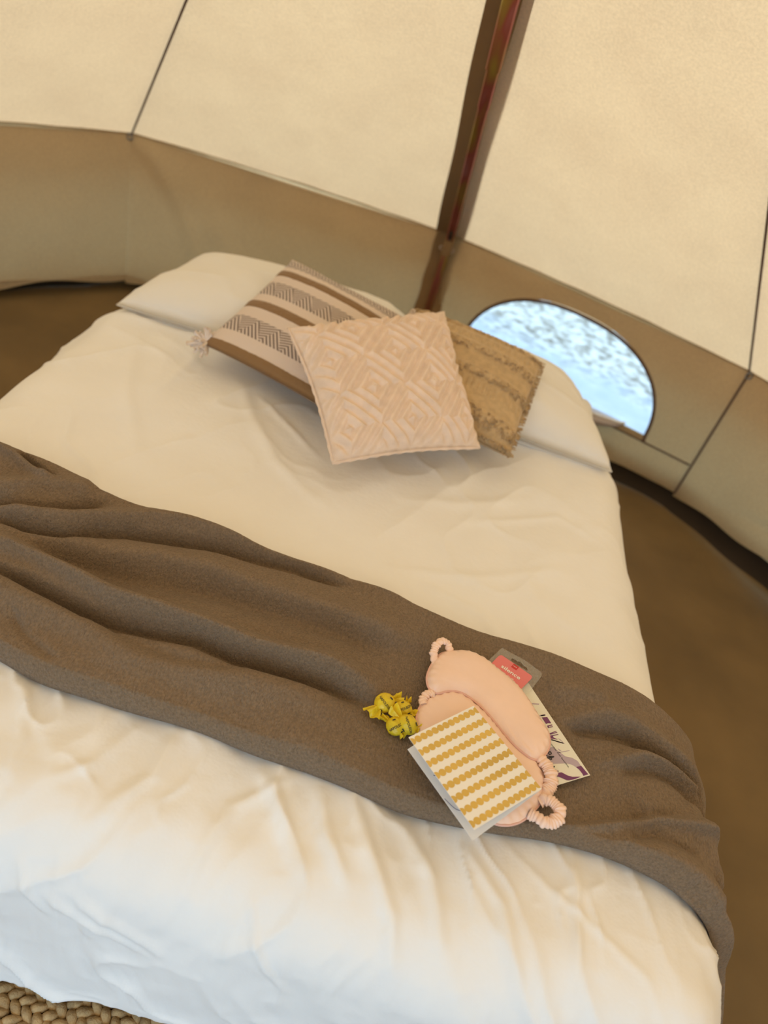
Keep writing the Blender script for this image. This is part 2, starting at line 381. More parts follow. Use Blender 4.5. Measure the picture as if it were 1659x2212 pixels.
da, _, _ = dist_poly(vs[:, 0], vs[:, 1], arch, True); fade = np.clip(da/.06, 0, 1)*np.clip((EZ-vs[:, 1])/.05, 0, 1)*np.clip(vs[:, 0]/.05, 0, 1)*np.clip((LW-vs[:, 0])/.05, 0, 1)
off = fade*(.020*fbm(vs[:, 0]*5, vs[:, 1]*7, 91)+.008*np.exp(-((vs[:, 0]-1.15-(vs[:, 1]-.4)*.5)/.035)**2)+.010*np.exp(-((vs[:, 0]-.12)/.03)**2))
W3 = np.array([wp(u, z+.014*math.sin(math.pi*u/LW)*((z-HZ)/(EZ-HZ))**4, o) for (u, z), o in zip(vs, off)])
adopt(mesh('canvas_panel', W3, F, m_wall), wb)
adopt(tube('wall_seam', [wp(0.02+u, .19, .004) for u in np.linspace(.0, LW-.03, 30)], .0036, m_seam, seg=6), wb)
win = struct(empty('window_1', wp(UC, ZB)), 'half-round clear window in the tent wall showing bright ground outside')
frame_path = [wp(u, z, .004) for u, z in [(UC+UR+.004, .19)]+arch+[(UC-UR-.004, .19)]]
adopt(tube('window_binding', frame_path, .0065, m_seam, seg=8), win)
adopt(mesh('pane', [wp(u, z, -.006) for u, z in arch+[(UC-UR, ZB-.025), (UC+UR, ZB-.025)]], [list(range(len(arch)+2))], m_vinyl, smooth=False), win)
# unzipped flap sagging below the sill
n, mm = 40, 14; P = np.zeros((n, mm, 3))
for a_ in range(n):
    u = .10+.86*a_/(n-1); sg = math.sin(math.pi*min(1, max(0, (u-.10)/.86)))**.6
    for b_ in range(mm):
        ph = b_/(mm-1)*math.pi*1.25
        P[a_, b_] = wp(u, .226-.010*b_/(mm-1) + sg*(.042*math.cos(ph)-.045), .008+sg*.085*max(0, math.sin(ph))**.8)
adopt(mesh('window_flap', P.reshape(-1, 3), grid_faces(n, mm), m_flap), win)
adopt(tube('flap_edge', P[:, 2]+np.array([0, -.001, .002]), .005, m_white, seg=8), win)
adopt(mesh('sill', [wp(UC-UR, ZB+.0, .006), wp(UC+UR, ZB+.0, .006), wp(UC+UR, .19, .006), wp(UC-UR, .19, .006)], [(0, 1, 2, 3)], m_wall, smooth=False), win)
hw = np.array([.055, 0, 0]); strip('reinforcing_strip', e3(0, EZ)+[0, -.008, 0], e3(0, HZ+.02, .05)+[0, -.012, 0], wb)
# floor
n = 150; gx, gy = np.meshgrid(np.linspace(-2.75, 2.45, n), np.linspace(-2.9, 3.3, n), indexing='ij')
poly = [tuple(e3(i, 0, .0)[:2]) for i in range(13)]
dd, _, _ = dist_poly(gx, gy, poly, True); ins = inside(gx, gy, poly)
gz = .0035*fbm(gx*3, gy*3, 4)+.004*fbm(gx*9, gy*1.5, 8)*(gx > .7)
V = np.stack([gx, gy, gz], -1).reshape(-1, 3)
keep = ins.ravel(); F = [f for f in grid_faces(n, n) if keep[f].all()]
floor = struct(mesh('floor', V, F, m_floor), 'olive brown groundsheet floor of the tent')
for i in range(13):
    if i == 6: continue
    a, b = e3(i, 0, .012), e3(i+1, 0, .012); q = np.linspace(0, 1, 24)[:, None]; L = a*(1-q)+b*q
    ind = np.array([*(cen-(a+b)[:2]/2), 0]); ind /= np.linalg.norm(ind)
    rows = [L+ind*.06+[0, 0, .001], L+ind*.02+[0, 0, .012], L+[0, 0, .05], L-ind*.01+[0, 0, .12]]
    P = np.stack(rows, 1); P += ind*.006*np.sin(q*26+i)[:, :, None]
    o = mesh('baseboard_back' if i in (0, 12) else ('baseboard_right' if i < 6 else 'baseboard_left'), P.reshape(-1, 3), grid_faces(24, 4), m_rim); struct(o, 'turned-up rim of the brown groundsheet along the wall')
g = mesh('ground', [(-40, -40, -.03), (40, -40, -.03), (40, 60, -.03), (-40, 60, -.03)], [(0, 1, 2, 3)], m_ground, smooth=False); struct(g, 'pale mottled ground outside the tent')

def ins_at(i, z): return INSV.get(i % 13, .05)*(EZ-z)/(EZ-HZ)
INSV = {12: .17, 11: .17, 10: .15}
for i in range(13):                                                        # added hidden strip behind the hem, stops outside light leaking in
    if i == 6: continue
    j = i+1; zi = HZ+.016
    q = np.linspace(0, 1, 16)[:, None]
    a = e3(i, zi, ins_at(i, zi)-.006); b = e3(j, zi, ins_at(j, zi)-.006); c = e3(j, .10, -.005); d = e3(i, .10, -.005)
    o = mesh('light_block_strip', np.vstack([a*(1-q)+b*q, d*(1-q)+c*q]), grid_faces(2, 16), m_wall); adopt(o, wb if i in (0, 12) else (wr if i < 6 else wl))
# frame pole at the back (bends at the eave)
pole = empty('tent_pole', e3(0, 0)+[.0, -.05, 0])
tag(pole, 'brown and yellow iridescent metal tent pole rising behind the bed along the roof strip', 'tent pole')
e = e3(0, EZ)+[.004, -.042, -.014]; top = AP+[.004, -.01, -.05]; dn = (top-e)/np.linalg.norm(top-e)
def rod(name, p, q, r, seg=4, mat=m_zinc, wx=1.0):
    p = np.array(p, float); q = np.array(q, float); T = (q-p)/np.linalg.norm(q-p); X = np.array([1., 0, 0]); X -= T*(X@T); X /= np.linalg.norm(X); Y = np.cross(T, X)
    c = [(-1, -.8), (-.8, -1), (.8, -1), (1, -.8), (1, .8), (.8, 1), (-.8, 1), (-1, .8)]
    V = [o_+X*a*r*wx+Y*b*r for o_ in (p, q) for a, b in c]
    F = [(i, (i+1) % 8, 8+(i+1) % 8, 8+i) for i in range(8)]+[tuple(range(7, -1, -1)), tuple(range(8, 16))]
    return adopt(mesh(name, V, F, mat, smooth=False), pole)
rod('lower_leg', (e[0]-.006, e[1]+.012, .01), e+[0, 0, -.05], .0145)
rod('elbow_joint', e+[0, .002, -.055], e+[0, -.012, .035], .019, mat=m_strip)
rod('rafter_section', e+dn*.03, e+dn*.86, .0155)
rod('coupling', e+dn*.84, e+dn*1.02, .0175)
rod('rafter_section', e+dn*1.0, top, .021)
adopt(tube('dark_end_cap', [e+dn*.04, e+dn*.11], .0175, m_black, seg=10), pole)['label'] = 'black end cap'
th = np.linspace(0, 2*math.pi, 24, endpoint=False)
adopt(tube('cord_loop', np.stack([e[0]+.030*np.cos(th), e[1]+.003*np.sin(th)-.012, e[2]-.03+.010*np.sin(th)], 1), .0028, m_cord, seg=6, closed=True), pole)['label'] = 'pale cord tying the pole at the eave'

# ------------------------------------------------------------------ bed
R_ = .115; ZT = .50; XL = -.945; YF = .455
def XR(t): return .618+.052*sstep(1.95, .65, t)+.055*sstep(.80, .45, t)
def bedmap(s, t, off, r=R_, top=ZT, flare=.05):
    s = np.asarray(s, float); t = np.asarray(t, float)
    xr = XR(t)
    sx = np.clip(s, XL+r, xr-r); sy = np.maximum(t, YF+r)
    ex = s-sx; ey = t-sy; L = np.hypot(ex, ey); nx = np.where(L > 1e-9, ex/np.maximum(L, 1e-9), 0); ny = np.where(L > 1e-9, ey/np.maximum(L, 1e-9), 0)
    Lq = math.pi*r/2; ph = np.minimum(L, Lq)/r; over = np.maximum(L-Lq, 0)
    h = r*np.sin(ph)+over*flare; z = top-r*(1-np.cos(ph))-over
    N = np.stack([nx*np.sin(ph), ny*np.sin(ph), np.cos(ph)], -1)
    P = np.stack([sx+nx*h, sy+ny*h, z], -1) + N*np.asarray(off)[..., None]
    return P, N
bed = empty('bed', (-.15, 1.4, 0)); tag(bed, 'wide low bed with a white sheeted mattress under the duvet in the tent', 'bed')
def rbox(name, lo, hi, r, mat, n=24):
    lo = np.array(lo); hi = np.array(hi); P = []
    a = np.linspace(-1, 1, n); V = []; F = []; off = 0
    c = (lo+hi)/2; h = (hi-lo)/2
    for ax in range(3):
        for sg in (-1, 1):
            u, v = np.meshgrid(np.sin(a*math.pi/2), np.sin(a*math.pi/2), indexing='ij'); q = np.zeros((n, n, 3)); q[..., ax] = sg; q[..., (ax+1) % 3] = u; q[..., (ax+2) % 3] = v
            p_ = q*h; inn = np.clip(p_, -(h-r), h-r); d = p_-inn; L = np.linalg.norm(d, axis=-1, keepdims=True); p_ = inn+d/np.maximum(L, 1e-9)*np.minimum(L, r)
            V.append((p_+c).reshape(-1, 3)); F += grid_faces(n, n, off, flip=sg < 0); off += n*n
    return mesh(name, np.vstack(V), F, mat)
adopt(rbox('mattress', (XL+.05, YF+.06, .22), (.56, 2.42, ZT-.035), .05, m_pillow), bed)
adopt(rbox('bed_base', (XL+.08, YF+.17, .02), (.54, 2.39, .218), .02, M('bed_base_fabric', (.30, .25, .2), .8)), bed)

# duvet
Lside = math.pi*R_/2+(ZT-.075-R_)
s = np.concatenate([np.linspace(XL+R_-Lside, XL+R_, 70)[:-1], np.linspace(XL+R_, .50, 300)[:-1], np.linspace(.50, .55+Lside, 90)])
t = np.concatenate([np.linspace(YF+R_-Lside, YF+R_, 110)[:-1], np.linspace(YF+R_, 1.12, 150)[:-1], np.linspace(1.12, 1.93, 130)])
s, t = np.meshgrid(s, t, indexing='ij')
# keep the corner cone from running under the floor
xr_ = XR(t); sxc = np.clip(s, XL+R_, xr_-R_); syc = np.maximum(t, YF+R_); LL = np.hypot(s-sxc, t-syc); k = np.minimum(1, Lside/np.maximum(LL, 1e-9)); s2 = sxc+(s-sxc)*k; t2 = syc+(t-syc)*k
def flat_zone(a, b_):
    d_, _, _ = dist_poly(a, b_, ats([(870, 1540), (960, 1450), (1060, 1560), (1180, 1600), (1255, 1665), (1180, 1700), (1080, 1740)], .54)[:, :2]); return 1-.92*np.exp(-(d_/.095)**2)
def coarse(a, b_): return (.022*fbm(a*2.2, b_*1.8, 11, 3) + .012*fbm(a*5, b_*4, 12, 2))*flat_zone(a, b_)
wob = fbm(s2*3, t2*3, 3)
off = coarse(s2, t2)
# creased fan of wrinkles between the blanket and the foot
def ridged(x, y, seed): return 1-np.abs(noise(x, y, seed)*2-1)
foot = sstep(.98, .70, t2)
fx = s2*11+1.6*fbm(s2*3, t2*3, 21)*3+(t2-.5)*2.2
off += foot*(.010*(ridged(fx, t2*1.6, 31)**2-.3) + .0028*(ridged(s2*24+4*wob, t2*3.2+s2*3, 33)**2-.3))*(.55+.9*noise(s2*4, t2*3, 5))
off += foot*.0016*(ridged(s2*50+6*wob, t2*14, 37)**2) + sstep(.9, .8, t2)*sstep(.52, .62, t2)*.006*(ridged(s2*15+t2*9+5*wob, t2*6-s2*5+3*wob, 39)**5)
upper = sstep(.95, 1.15, t2)
off += upper*(.007*(ridged(s2*5+t2*4+3*wob, t2*3-s2*2, 41)**3)+.005*ridged(s2*9-t2*5, t2*5+s2*3+2*wob, 43)**3)
def pl_(P, z=.50): return [tuple(at(a, b, z)[:2]) for a, b in P]
def duvet_fold(pts, amp, wd):
    global off
    d, sd_, q = dist_poly(s2, t2, pts); off = off+amp*np.exp(-(d/wd)**2)*np.sin(math.pi*np.clip(q*.96+.02, 0, 1))**.6
for pts, amp, wd in [
    ([(545, 1930), (552, 2030), (575, 2120), (612, 2230)], .006, .006),
    ([(30, 1830), (14, 1920), (18, 2010)], .006, .006), ([(110, 2030), (90, 2080), (83, 2120)], .006, .006),
    ([(60, 1930), (110, 2000), (170, 2070), (240, 2150)], .009, .010), ([(130, 1920), (200, 2020), (300, 2140)], .008, .011),
    ([(1090, 1830), (1200, 1940), (1300, 2030), (1400, 2120), (1450, 2220)], .0035, .008),
    ([(1230, 1870), (1245, 1990), (1240, 2150)], .006, .008), ([(1000, 1830), (1080, 1960), (1130, 2150)], .007, .010),
    ([(870, 1770), (930, 1900), (960, 2050)], .009, .012), ([(760, 1730), (800, 1850), (850, 1990), (860, 2120)], .010, .012),
    ([(690, 1700), (700, 1810), (740, 1900)], .010, .011), ([(560, 1660), (600, 1740), (640, 1880)], .008, .011),
    ([(380, 1590), (330, 1680), (240, 1740), (180, 1800)], .008, .012), ([(300, 1570), (200, 1660), (100, 1690)], .006, .010),
    ([(640, 1680), (500, 1740), (440, 1830), (380, 1960)], .006, .009), ([(60, 1480), (50, 1600), (10, 1700)], .006, .010),
    ([(520, 830), (540, 900), (590, 1000), (700, 1100)], .007, .018), ([(300, 720), (270, 850), (300, 1000)], .006, .020),
    ([(690, 990), (560, 860)], .006, .012), ([(430, 660), (420, 780), (330, 860)], .005, .016), ([(870, 1080), (1000, 1090), (1150, 1080)], .005, .018),
    ([(820, 1230), (1000, 1250), (1200, 1240)], .005, .016), ([(1100, 1420), (1040, 1330), (900, 1260)], .005, .014), ([(1180, 1440), (1120, 1330)], .005, .012),
    ([(1300, 1180), (1200, 1120), (1000, 1130)], .004, .012)]:
    duvet_fold(pl_(pts), amp, wd)
off += .040*sstep(1.95, 1.74, t2)*sstep(1.665, 1.70, t2)*np.exp(-((s2+1.04)/.07)**2)                       # loose corner spilling over the left side
off += .006*np.exp(-((t2-1.885)/.022)**2)
hang = sstep(XL+R_-.12, XL+R_-.25, s2)+sstep(.62, .75, s2)
off += .012*np.sin(t2*21+3*wob)*hang + .010*np.sin(t2*9+1)*hang
P, N = bedmap(s2, t2, off)
P[..., 2] += .02*np.exp(-((s2+.15)/.5)**2)*sstep(.6, .9, t2)*0
hem = sstep(.16, .05, P[..., 2]); P[..., 2] += hem*(.028*fbm(P[..., 0]*5, t2*0, 77)+.012+.035*np.exp(-((P[..., 0]+.10)/.14)**2)*(P[..., 1] < .6))
low = P[..., 2]; P[..., 2] = np.where(low < .02, .02, low)
duvet = mesh('duvet', P.reshape(-1, 3), grid_faces(*s.shape), m_duvet)
tag(duvet, 'rumpled white cotton duvet spread over the bed and hanging over its foot', 'duvet')
sol = duvet.modifiers.new('thick', 'SOLIDIFY'); sol.thickness = .012; sol.offset = -1
# blanket ------------------------------------------------------------
topE = [(-140, 935), (0, 979), (127, 1023), (245, 1087), (359, 1129), (464, 1171), (549, 1205), (700, 1251), (850, 1305), (980, 1360), (1075, 1397), (1190, 1437), (1300, 1484), (1360, 1515), (1417, 1555)]
botE = [(-140, 1370), (0, 1428), (84, 1475), (169, 1504), (274, 1546), (443, 1584), (549, 1627), (633, 1656), (728, 1699), (855, 1753), (958, 1774), (1060, 1800), (1175, 1824), (1302, 1855), (1398, 1887), (1462, 1926)]
tp = ats(topE, .515)[:, :2]; bt = ats(botE, .515)[:, :2]
tp = np.vstack([[-1.35, tp[0, 1]+.02], tp, [[.68, 1.04], [.75, 1.02], [.9, .97], [1.2, .90]]]); bt = np.vstack([[-1.35, bt[0, 1]-.01], bt, [[.69, .665], [.78, .65], [.9, .60], [1.2, .55]]])
na_, nb_ = 820, 330
sA = np.linspace(-1.28, .53+math.pi*R_/2+.40, na_); tt = np.interp(sA, *zip(*sorted(map(tuple, tp)))); tb = np.interp(sA, *zip(*sorted(map(tuple, bt))))
kk = np.ones(25)/25; tt = np.convolve(np.pad(tt, 12, 'edge'), kk, 'valid'); tb = np.convolve(np.pad(tb, 12, 'edge'), kk, 'valid')
tb = tb+.004*np.sin(sA*19); b = np.linspace(0, 1, nb_)
s3 = np.repeat(sA[:, None], nb_, 1); t3 = tb[:, None]*(1-b)+tt[:, None]*b
de = np.minimum(t3-tb[:, None], tt[:, None]-t3)
h = .020+.016*(flat_zone(s3, t3)-.08)
c1 = lambda P: sub(P, 2.37, 0, 960)
c3 = lambda P: sub(P, 3.107, 1250, 1500)
cm = lambda P: sub(P, 3.19, 780, 1360)
RID = [(c1([(-200, 300), (0, 290), (150, 268), (300, 262), (430, 278), (500, 290)]), .016, .022),
    (c1([(-200, 380), (0, 397), (150, 418), (350, 432), (600, 425), (780, 432), (1000, 475), (1200, 535), (1500, 602), (1800, 700), (2100, 850)]), .018, .020),
    (c1([(-200, 400), (0, 462), (200, 512), (330, 550), (500, 600), (800, 640), (1100, 725), (1400, 825), (1659, 915), (1950, 1010), (2200, 1060)]), .014, .024),
    (c1([(-200, 490), (0, 560), (200, 640), (400, 765), (550, 850), (750, 920), (1000, 995), (1250, 1095), (1500, 1165), (1659, 1200), (1900, 1290), (2100, 1350)]), .026, .019),
    (c1([(-200, 700), (0, 790), (300, 920), (500, 1030), (700, 1150), (900, 1200), (1200, 1260), (1500, 1340), (1800, 1480)]), .014, .034),
    (c1([(-100, 60), (0, 90), (100, 145), (200, 225), (270, 262)]), .014, .012),
    (c3([(-300, 330), (0, 200), (150, 200), (330, 270), (450, 360), (600, 470), (720, 600), (790, 720), (815, 800), (820, 900)]), .016, .016),
    (c3([(60, 505), (250, 487), (400, 482), (520, 503), (650, 575), (730, 660), (768, 780)]), .020, .013),
    (c3([(-260, 930), (0, 928), (200, 918), (400, 906), (600, 893), (740, 872), (830, 930)]), .020, .012),
    (c3([(200, 1080), (450, 1130), (650, 1210), (800, 1290), (900, 1400)]), .012, .022),
    (c3([(600, 700), (740, 850), (820, 1000), (880, 1150)]), .010, .03),
    (cm([(1250, 480), (1450, 500), (1659, 560)]), .010, .022)]
VAL = [(c1([(-200, 350), (0, 370), (200, 378), (400, 372), (560, 352)]), .014, .012),
    (c1([(-150, 410), (0, 452), (150, 490), (320, 512), (500, 493), (650, 497), (850, 532), (1050, 572), (1300, 640), (1500, 690), (1800, 800)]), .022, .009),
    (c1([(0, 510), (130, 565), (300, 610), (450, 655), (650, 712), (850, 765), (1100, 812), (1400, 902), (1659, 995), (1900, 1080), (2150, 1130)]), .013, .024),
    (c1([(-150, 640), (0, 695), (150, 765), (300, 845), (450, 925), (600, 975), (800, 1025), (1000, 1068), (1200, 1155), (1400, 1215), (1659, 1290), (1800, 1340), (1990, 1410)]), .026, .009),
    (c1([(500, 965), (600, 1040), (700, 1100), (900, 1180), (1100, 1215), (1250, 1235)]), .005, .012),
    (c1([(60, 900), (110, 1000), (180, 1090), (300, 1190)]), .003, .006),
    (c1([(100, 110), (180, 170), (290, 255)]), .012, .006),
    (c3([(-200, 265), (0, 285), (150, 303), (300, 352), (430, 442), (560, 505), (680, 580), (755, 690), (795, 800), (822, 900)]), .024, .008),
    (c3([(200, 560), (400, 545), (540, 580), (650, 640), (735, 720), (770, 800)]), .011, .008),
    (c3([(620, 500), (730, 600), (800, 700), (840, 860), (880, 1050), (930, 1250)]), .012, .008),
    (c3([(-150, 750), (50, 765), (200, 770), (350, 745)]), .012, .030),
    (c3([(-300, 870), (0, 895), (200, 885), (400, 870), (600, 855)]), .010, .012),
    (c3([(250, 1025), (450, 1012), (600, 1045), (690, 1090)]), .006, .010),
    (c3([(640, 1290), (720, 1350), (800, 1400)]), .008, .012)]
damp = np.ones_like(s3)
damp = .12+.88*(flat_zone(s3, t3)-.08)/.92
for pts, amp, wd in RID:
    d, sd_, q = dist_poly(s3, t3, pl_(pts, .525)); e_ = np.clip(q*9, 0, 1)*np.clip((1-q)*9, 0, 1)
    w_ = np.where(sd_ < 0, wd*.75, wd*1.35); h += damp*amp*1.25*np.exp(-(d/w_)**2)*e_
for pts, amp, wd in VAL:
    d, sd_, q = dist_poly(s3, t3, pl_(pts, .515)); e_ = np.clip(q*7, 0, 1)*np.clip((1-q)*7, 0, 1)
    w_ = np.where(sd_ > 0, wd*.8, wd*1.6); h -= damp*amp*2.1*np.exp(-(d/w_)**1.5)*e_
h += .008*fbm(s3*6, t3*14, 61, 2)*2*damp
hemr = .004*np.exp(-((de-.012)/.006)**2); h += hemr
h = .004+np.log1p(np.exp((h-.004)/.004))*.004
# hanging part on the right: soft vertical pleats
hg = sstep(.62, .80, s3); h += hg*(.012+.010*np.sin((t3-.62)*46+2*fbm(s3*4, t3*4, 9))*sstep(0, .1, de)+.030*sstep(.72, .95, s3)+.012*sstep(.8, 1.0, s3)*np.sin((t3-.55)*24))
h += .0012*fbm(s3*170, t3*120, 71, 2)
edge = np.clip(de/.026, 0, 1); edge = np.sqrt(1-(1-edge)**2); hz = h*edge
B_off = .010+hz
# ride on the actual duvet relief (coarse part only)
B_off = B_off + coarse(s3, t3) + .006
P, N = bedmap(s3, t3, B_off)
P[..., 2] = np.maximum(P[..., 2], .02)
blanket = mesh('throw_blanket', P.reshape(-1, 3), grid_faces(na_, nb_), m_blanket)
tag(blanket, 'brown fleece throw blanket lying in folds across the white duvet', 'blanket')
sol = blanket.modifiers.new('thick', 'SOLIDIFY'); sol.thickness = .006; sol.offset = -1

# pillows and cushions --------------------------------------------------
def cushion(name, c, T, mat, n=60, pinch=.05, disp=None, root=None, pw=.5, bt=.5):
    BL, BR, TR, TL = [np.array(q, float) for q in c]
    u, v = np.meshgrid(np.linspace(-1, 1, n), np.linspace(-1, 1, n), indexing='ij')
    ub = u*(1-pinch*(1-v*v)*1.0*np.abs(u)**2*(1)); vb = v*(1-pinch*(1-u*u)*np.abs(v)**2)
    a = (ub+1)/2; b_ = (vb+1)/2
    P = BL*((1-a)*(1-b_))[..., None]+BR*(a*(1-b_))[..., None]+TR*(a*b_)[..., None]+TL*((1-a)*b_)[..., None]
    Nn = np.cross(BR-BL, TL-BL); Nn /= np.linalg.norm(Nn)
    g = ((1-np.abs(u)**2.6)*(1-np.abs(v)**2.6)); g = np.maximum(g, 0)**pw
    dsp = disp((u+1)/2, (v+1)/2)*np.minimum(1, g*3) if disp else 0
    top = P+Nn*(g*T/2+dsp+.002)[..., None]; bot = P-Nn*(g*T/2*bt+.002)[..., None]
    uv = np.stack([(u+1)/2, (v+1)/2], -1).reshape(-1, 2)
    idx = [(i*n) for i in range(n)]
    ring = [i*n for i in range(n)]+[(n-1)*n+j for j in range(1, n)]+[i*n+n-1 for i in range(n-2, -1, -1)]+[j for j in range(n-2, 0, -1)]
    F = grid_faces(n, n)+grid_faces(n, n, n*n, flip=True)
    m_ = n*n; F += [(ring[i], ring[(i+1) % len(ring)], ring[(i+1) % len(ring)]+m_, ring[i]+m_) for i in range(len(ring))]
    o = mesh(name, np.vstack([top.reshape(-1, 3), bot.reshape(-1, 3)]), F, mat, uv=np.vstack([uv, uv*[1, .25]]))
    if root: adopt(o, root)
    return o, (BL, BR, TR, TL, Nn)
wr_ = lambda seed: (lambda a, b_: .010*fbm(a*5, b_*4, seed, 3)+.006*(ridged(a*6+b_*2, b_*4, seed+3)**3))
o, _ = cushion('pillow', [(-.88, 1.885, .525), (-.14, 1.87, .535), (-.12, 2.37, .54), (-.80, 2.36, .53)], .19, m_pillow, 70, .03, wr_(3), pw=.42)
tag(o, 'white bed pillow at the left, behind the striped cushion', 'pillow', 'bed pillows at the head')
o, _ = cushion('pillow', [(-.10, 1.87, .535), (.56, 1.86, .52), (.43, 2.30, .53), (-.08, 2.35, .54)], .19, m_pillow, 70, .03, wr_(13), pw=.42)
tag(o, 'white bed pillow at the right, behind the fringed beige cushion', 'pillow', 'bed pillows at the head')
def at3(px, py, z): return at(px, py, z)
# striped
c = [at3(438, 742, .575), at3(735, 905, .565), at3(880, 690, .665), at3(632, 562, .685)]
cz = np.mean(c, 0); rt = empty('striped_cushion', (cz[0], cz[1], .52)); tag(rt, 'square cushion with brown and cream zigzag stripes and a corner tassel', 'cushion', 'scatter cushions')
def dstr(a, b_):
    fz = np.zeros_like(a)
    for q in (.02, .415, .785): fz += np.exp(-((b_-q)/.035)**4)
    return fz*(.004+.004*fbm(a*60, b_*60, 2, 2))+.004*fbm(a*5, b_*5, 9)
o, fr = cushion('cover', c, .088, m_stripe, 110, .04, dstr, rt)
def tuft(name, base, direction, n, ln, rad, mat, root, spread=.5, seed=1):
    rnd = random.Random(seed); parts = []
    for k in range(n):
        d = np.array(direction)+np.array([rnd.uniform(-1, 1) for _ in range(3)])*spread; d /= np.linalg.norm(d); b0 = np.array(base)
        q = np.linspace(0, 1, 6)[:, None]; c_ = np.array([rnd.uniform(-1, 1), rnd.uniform(-1, 1), rnd.uniform(-.6, .3)])*ln*.35
        pth = b0+d*q*ln*rnd.uniform(.7, 1.1)+c_*q*q; parts.append(tube_vf(pth, rad, 5))
    V, F = join_vf(parts); o = mesh(name, V, F, mat); adopt(o, root); o['kind'] = 'stuff'; return o
tas = tuft('tassel', at3(446, 740, .578), (-.75, .12, .1), 60, .036, .0042, m_tassel, rt, .95, 4); tas['label'] = 'cream yarn tassel'
tas2 = tuft('tassel', at3(878, 690, .663), (.6, .3, 0), 26, .035, .0035, m_tassel, rt, .7, 5)
# fringed
c = [at3(815, 860, .575), at3(1100, 988, .565), at3(1172, 785, .655), at3(893, 668, .665)]
cz = np.mean(c, 0); rt = empty('fringed_cushion', (cz[0], cz[1], .52)); tag(rt, 'beige knitted cushion with rows of shaggy fringe, rightmost of the cushions', 'cushion', 'scatter cushions')
def dfr(a, b_):
    rib = np.zeros_like(a)
    for q, w_ in ((.84, .045), (.34, .05)): rib += np.exp(-((b_-q)/w_)**4)*.0022*np.sin(a*150)
    for q, w_ in ((.95, .02), (.70, .05), (.46, .04), (.12, .07)): rib += np.exp(-((b_-q)/w_)**2)*(.009+.008*fbm(a*45, b_*45, 5, 2))
    return rib
o, fr = cushion('cover', c, .11, m_fringe, 130, .03, dfr, rt)
BL, BR, TR, TL, Nn = fr; rnd = random.Random(3); parts = []
for q, w_, cnt in ((.955, .015, 260), (.70, .035, 420), (.46, .03, 380), (.13, .05, 520), (.02, .01, 160)):
    for k in range(cnt):
        a_ = rnd.random(); b1 = q+rnd.uniform(-w_, w_)
        g = ((1-abs(2*a_-1)**2.6)*(1-abs(2*b1-1)**2.6))**.5
        p0 = BL*(1-a_)*(1-b1)+BR*a_*(1-b1)+TR*a_*b1+TL*(1-a_)*b1+Nn*(g*.055+.005)
        d = (BL-TL)/np.linalg.norm(BL-TL)*rnd.uniform(.3, 1)+Nn*rnd.uniform(.1, .7)+(BR-BL)/np.linalg.norm(BR-BL)*rnd.uniform(-.5, .5); d /= np.linalg.norm(d)
        qq = np.linspace(0, 1, 3)[:, None]; parts.append(tube_vf(p0+d*qq*.018-Nn*qq*qq*.006, np.array([.0022, .002, .001]), 4))
for k in range(260):                                                     # side edges
    sd_ = rnd.choice((0, 1)); b1 = rnd.random(); e0, e1 = (BL, TL) if sd_ == 0 else (BR, TR)
    p0 = e0*(1-b1)+e1*b1; d = (BR-BL)*(1 if sd_ else -1)/.4+np.array([rnd.uniform(-.6, .6) for _ in range(3)]); d /= np.linalg.norm(d); qq = np.linspace(0, 1, 3)[:, None]
    parts.append(tube_vf(p0+d*qq*.016-d*.006, np.array([.0022, .002, .001]), 4))
V, F = join_vf(parts); adopt(mesh('fringe', V, F, m_fringe, kind='stuff'), rt)
# diamond
c = [at3(720, 1000, .60), at3(1034, 967, .595), at3(958, 676, .745), at3(624, 712, .715)]
cz = np.mean(c, 0); rt = empty('diamond_cushion', (cz[0], cz[1], .52)); tag(rt, 'cream square cushion with raised concentric diamond tufting, in front of the others', 'cushion', 'scatter cushions')
def ddi(a, b_):
    fu = np.abs((a*2.5+.25) % 1-.5)*2; fv = np.abs((b_*2.1+.2) % 1-.5)*2; d = (fu+fv)
    d = d+.10*fbm(a*7, b_*7, 3)
    return .0048*np.cos(2*math.pi*d*2.6)+.0012*fbm(a*60, b_*60, 9, 2)
o, fr = cushion('cover', c, .13, m_tuft, 260, .06, ddi, rt, pw=.42)
BL, BR, TR, TL, Nn = fr; pth = []
for p_, q_ in ((BL, BR), (BR, TR), (TR, TL), (TL, BL)):
    mid = (BL+BR+TR+TL)/4
    for k in np.linspace(0, 1, 40, endpoint=False):
        x = p_*(1-k)+q_*k; x = x+(mid-x)*.055*math.sin(math.pi*k); pth.append(x)
adopt(tube('piping', np.array(pth), .0045+.0012*np.sin(np.arange(160)*1.9), m_tuft, seg=6, closed=True), rt)

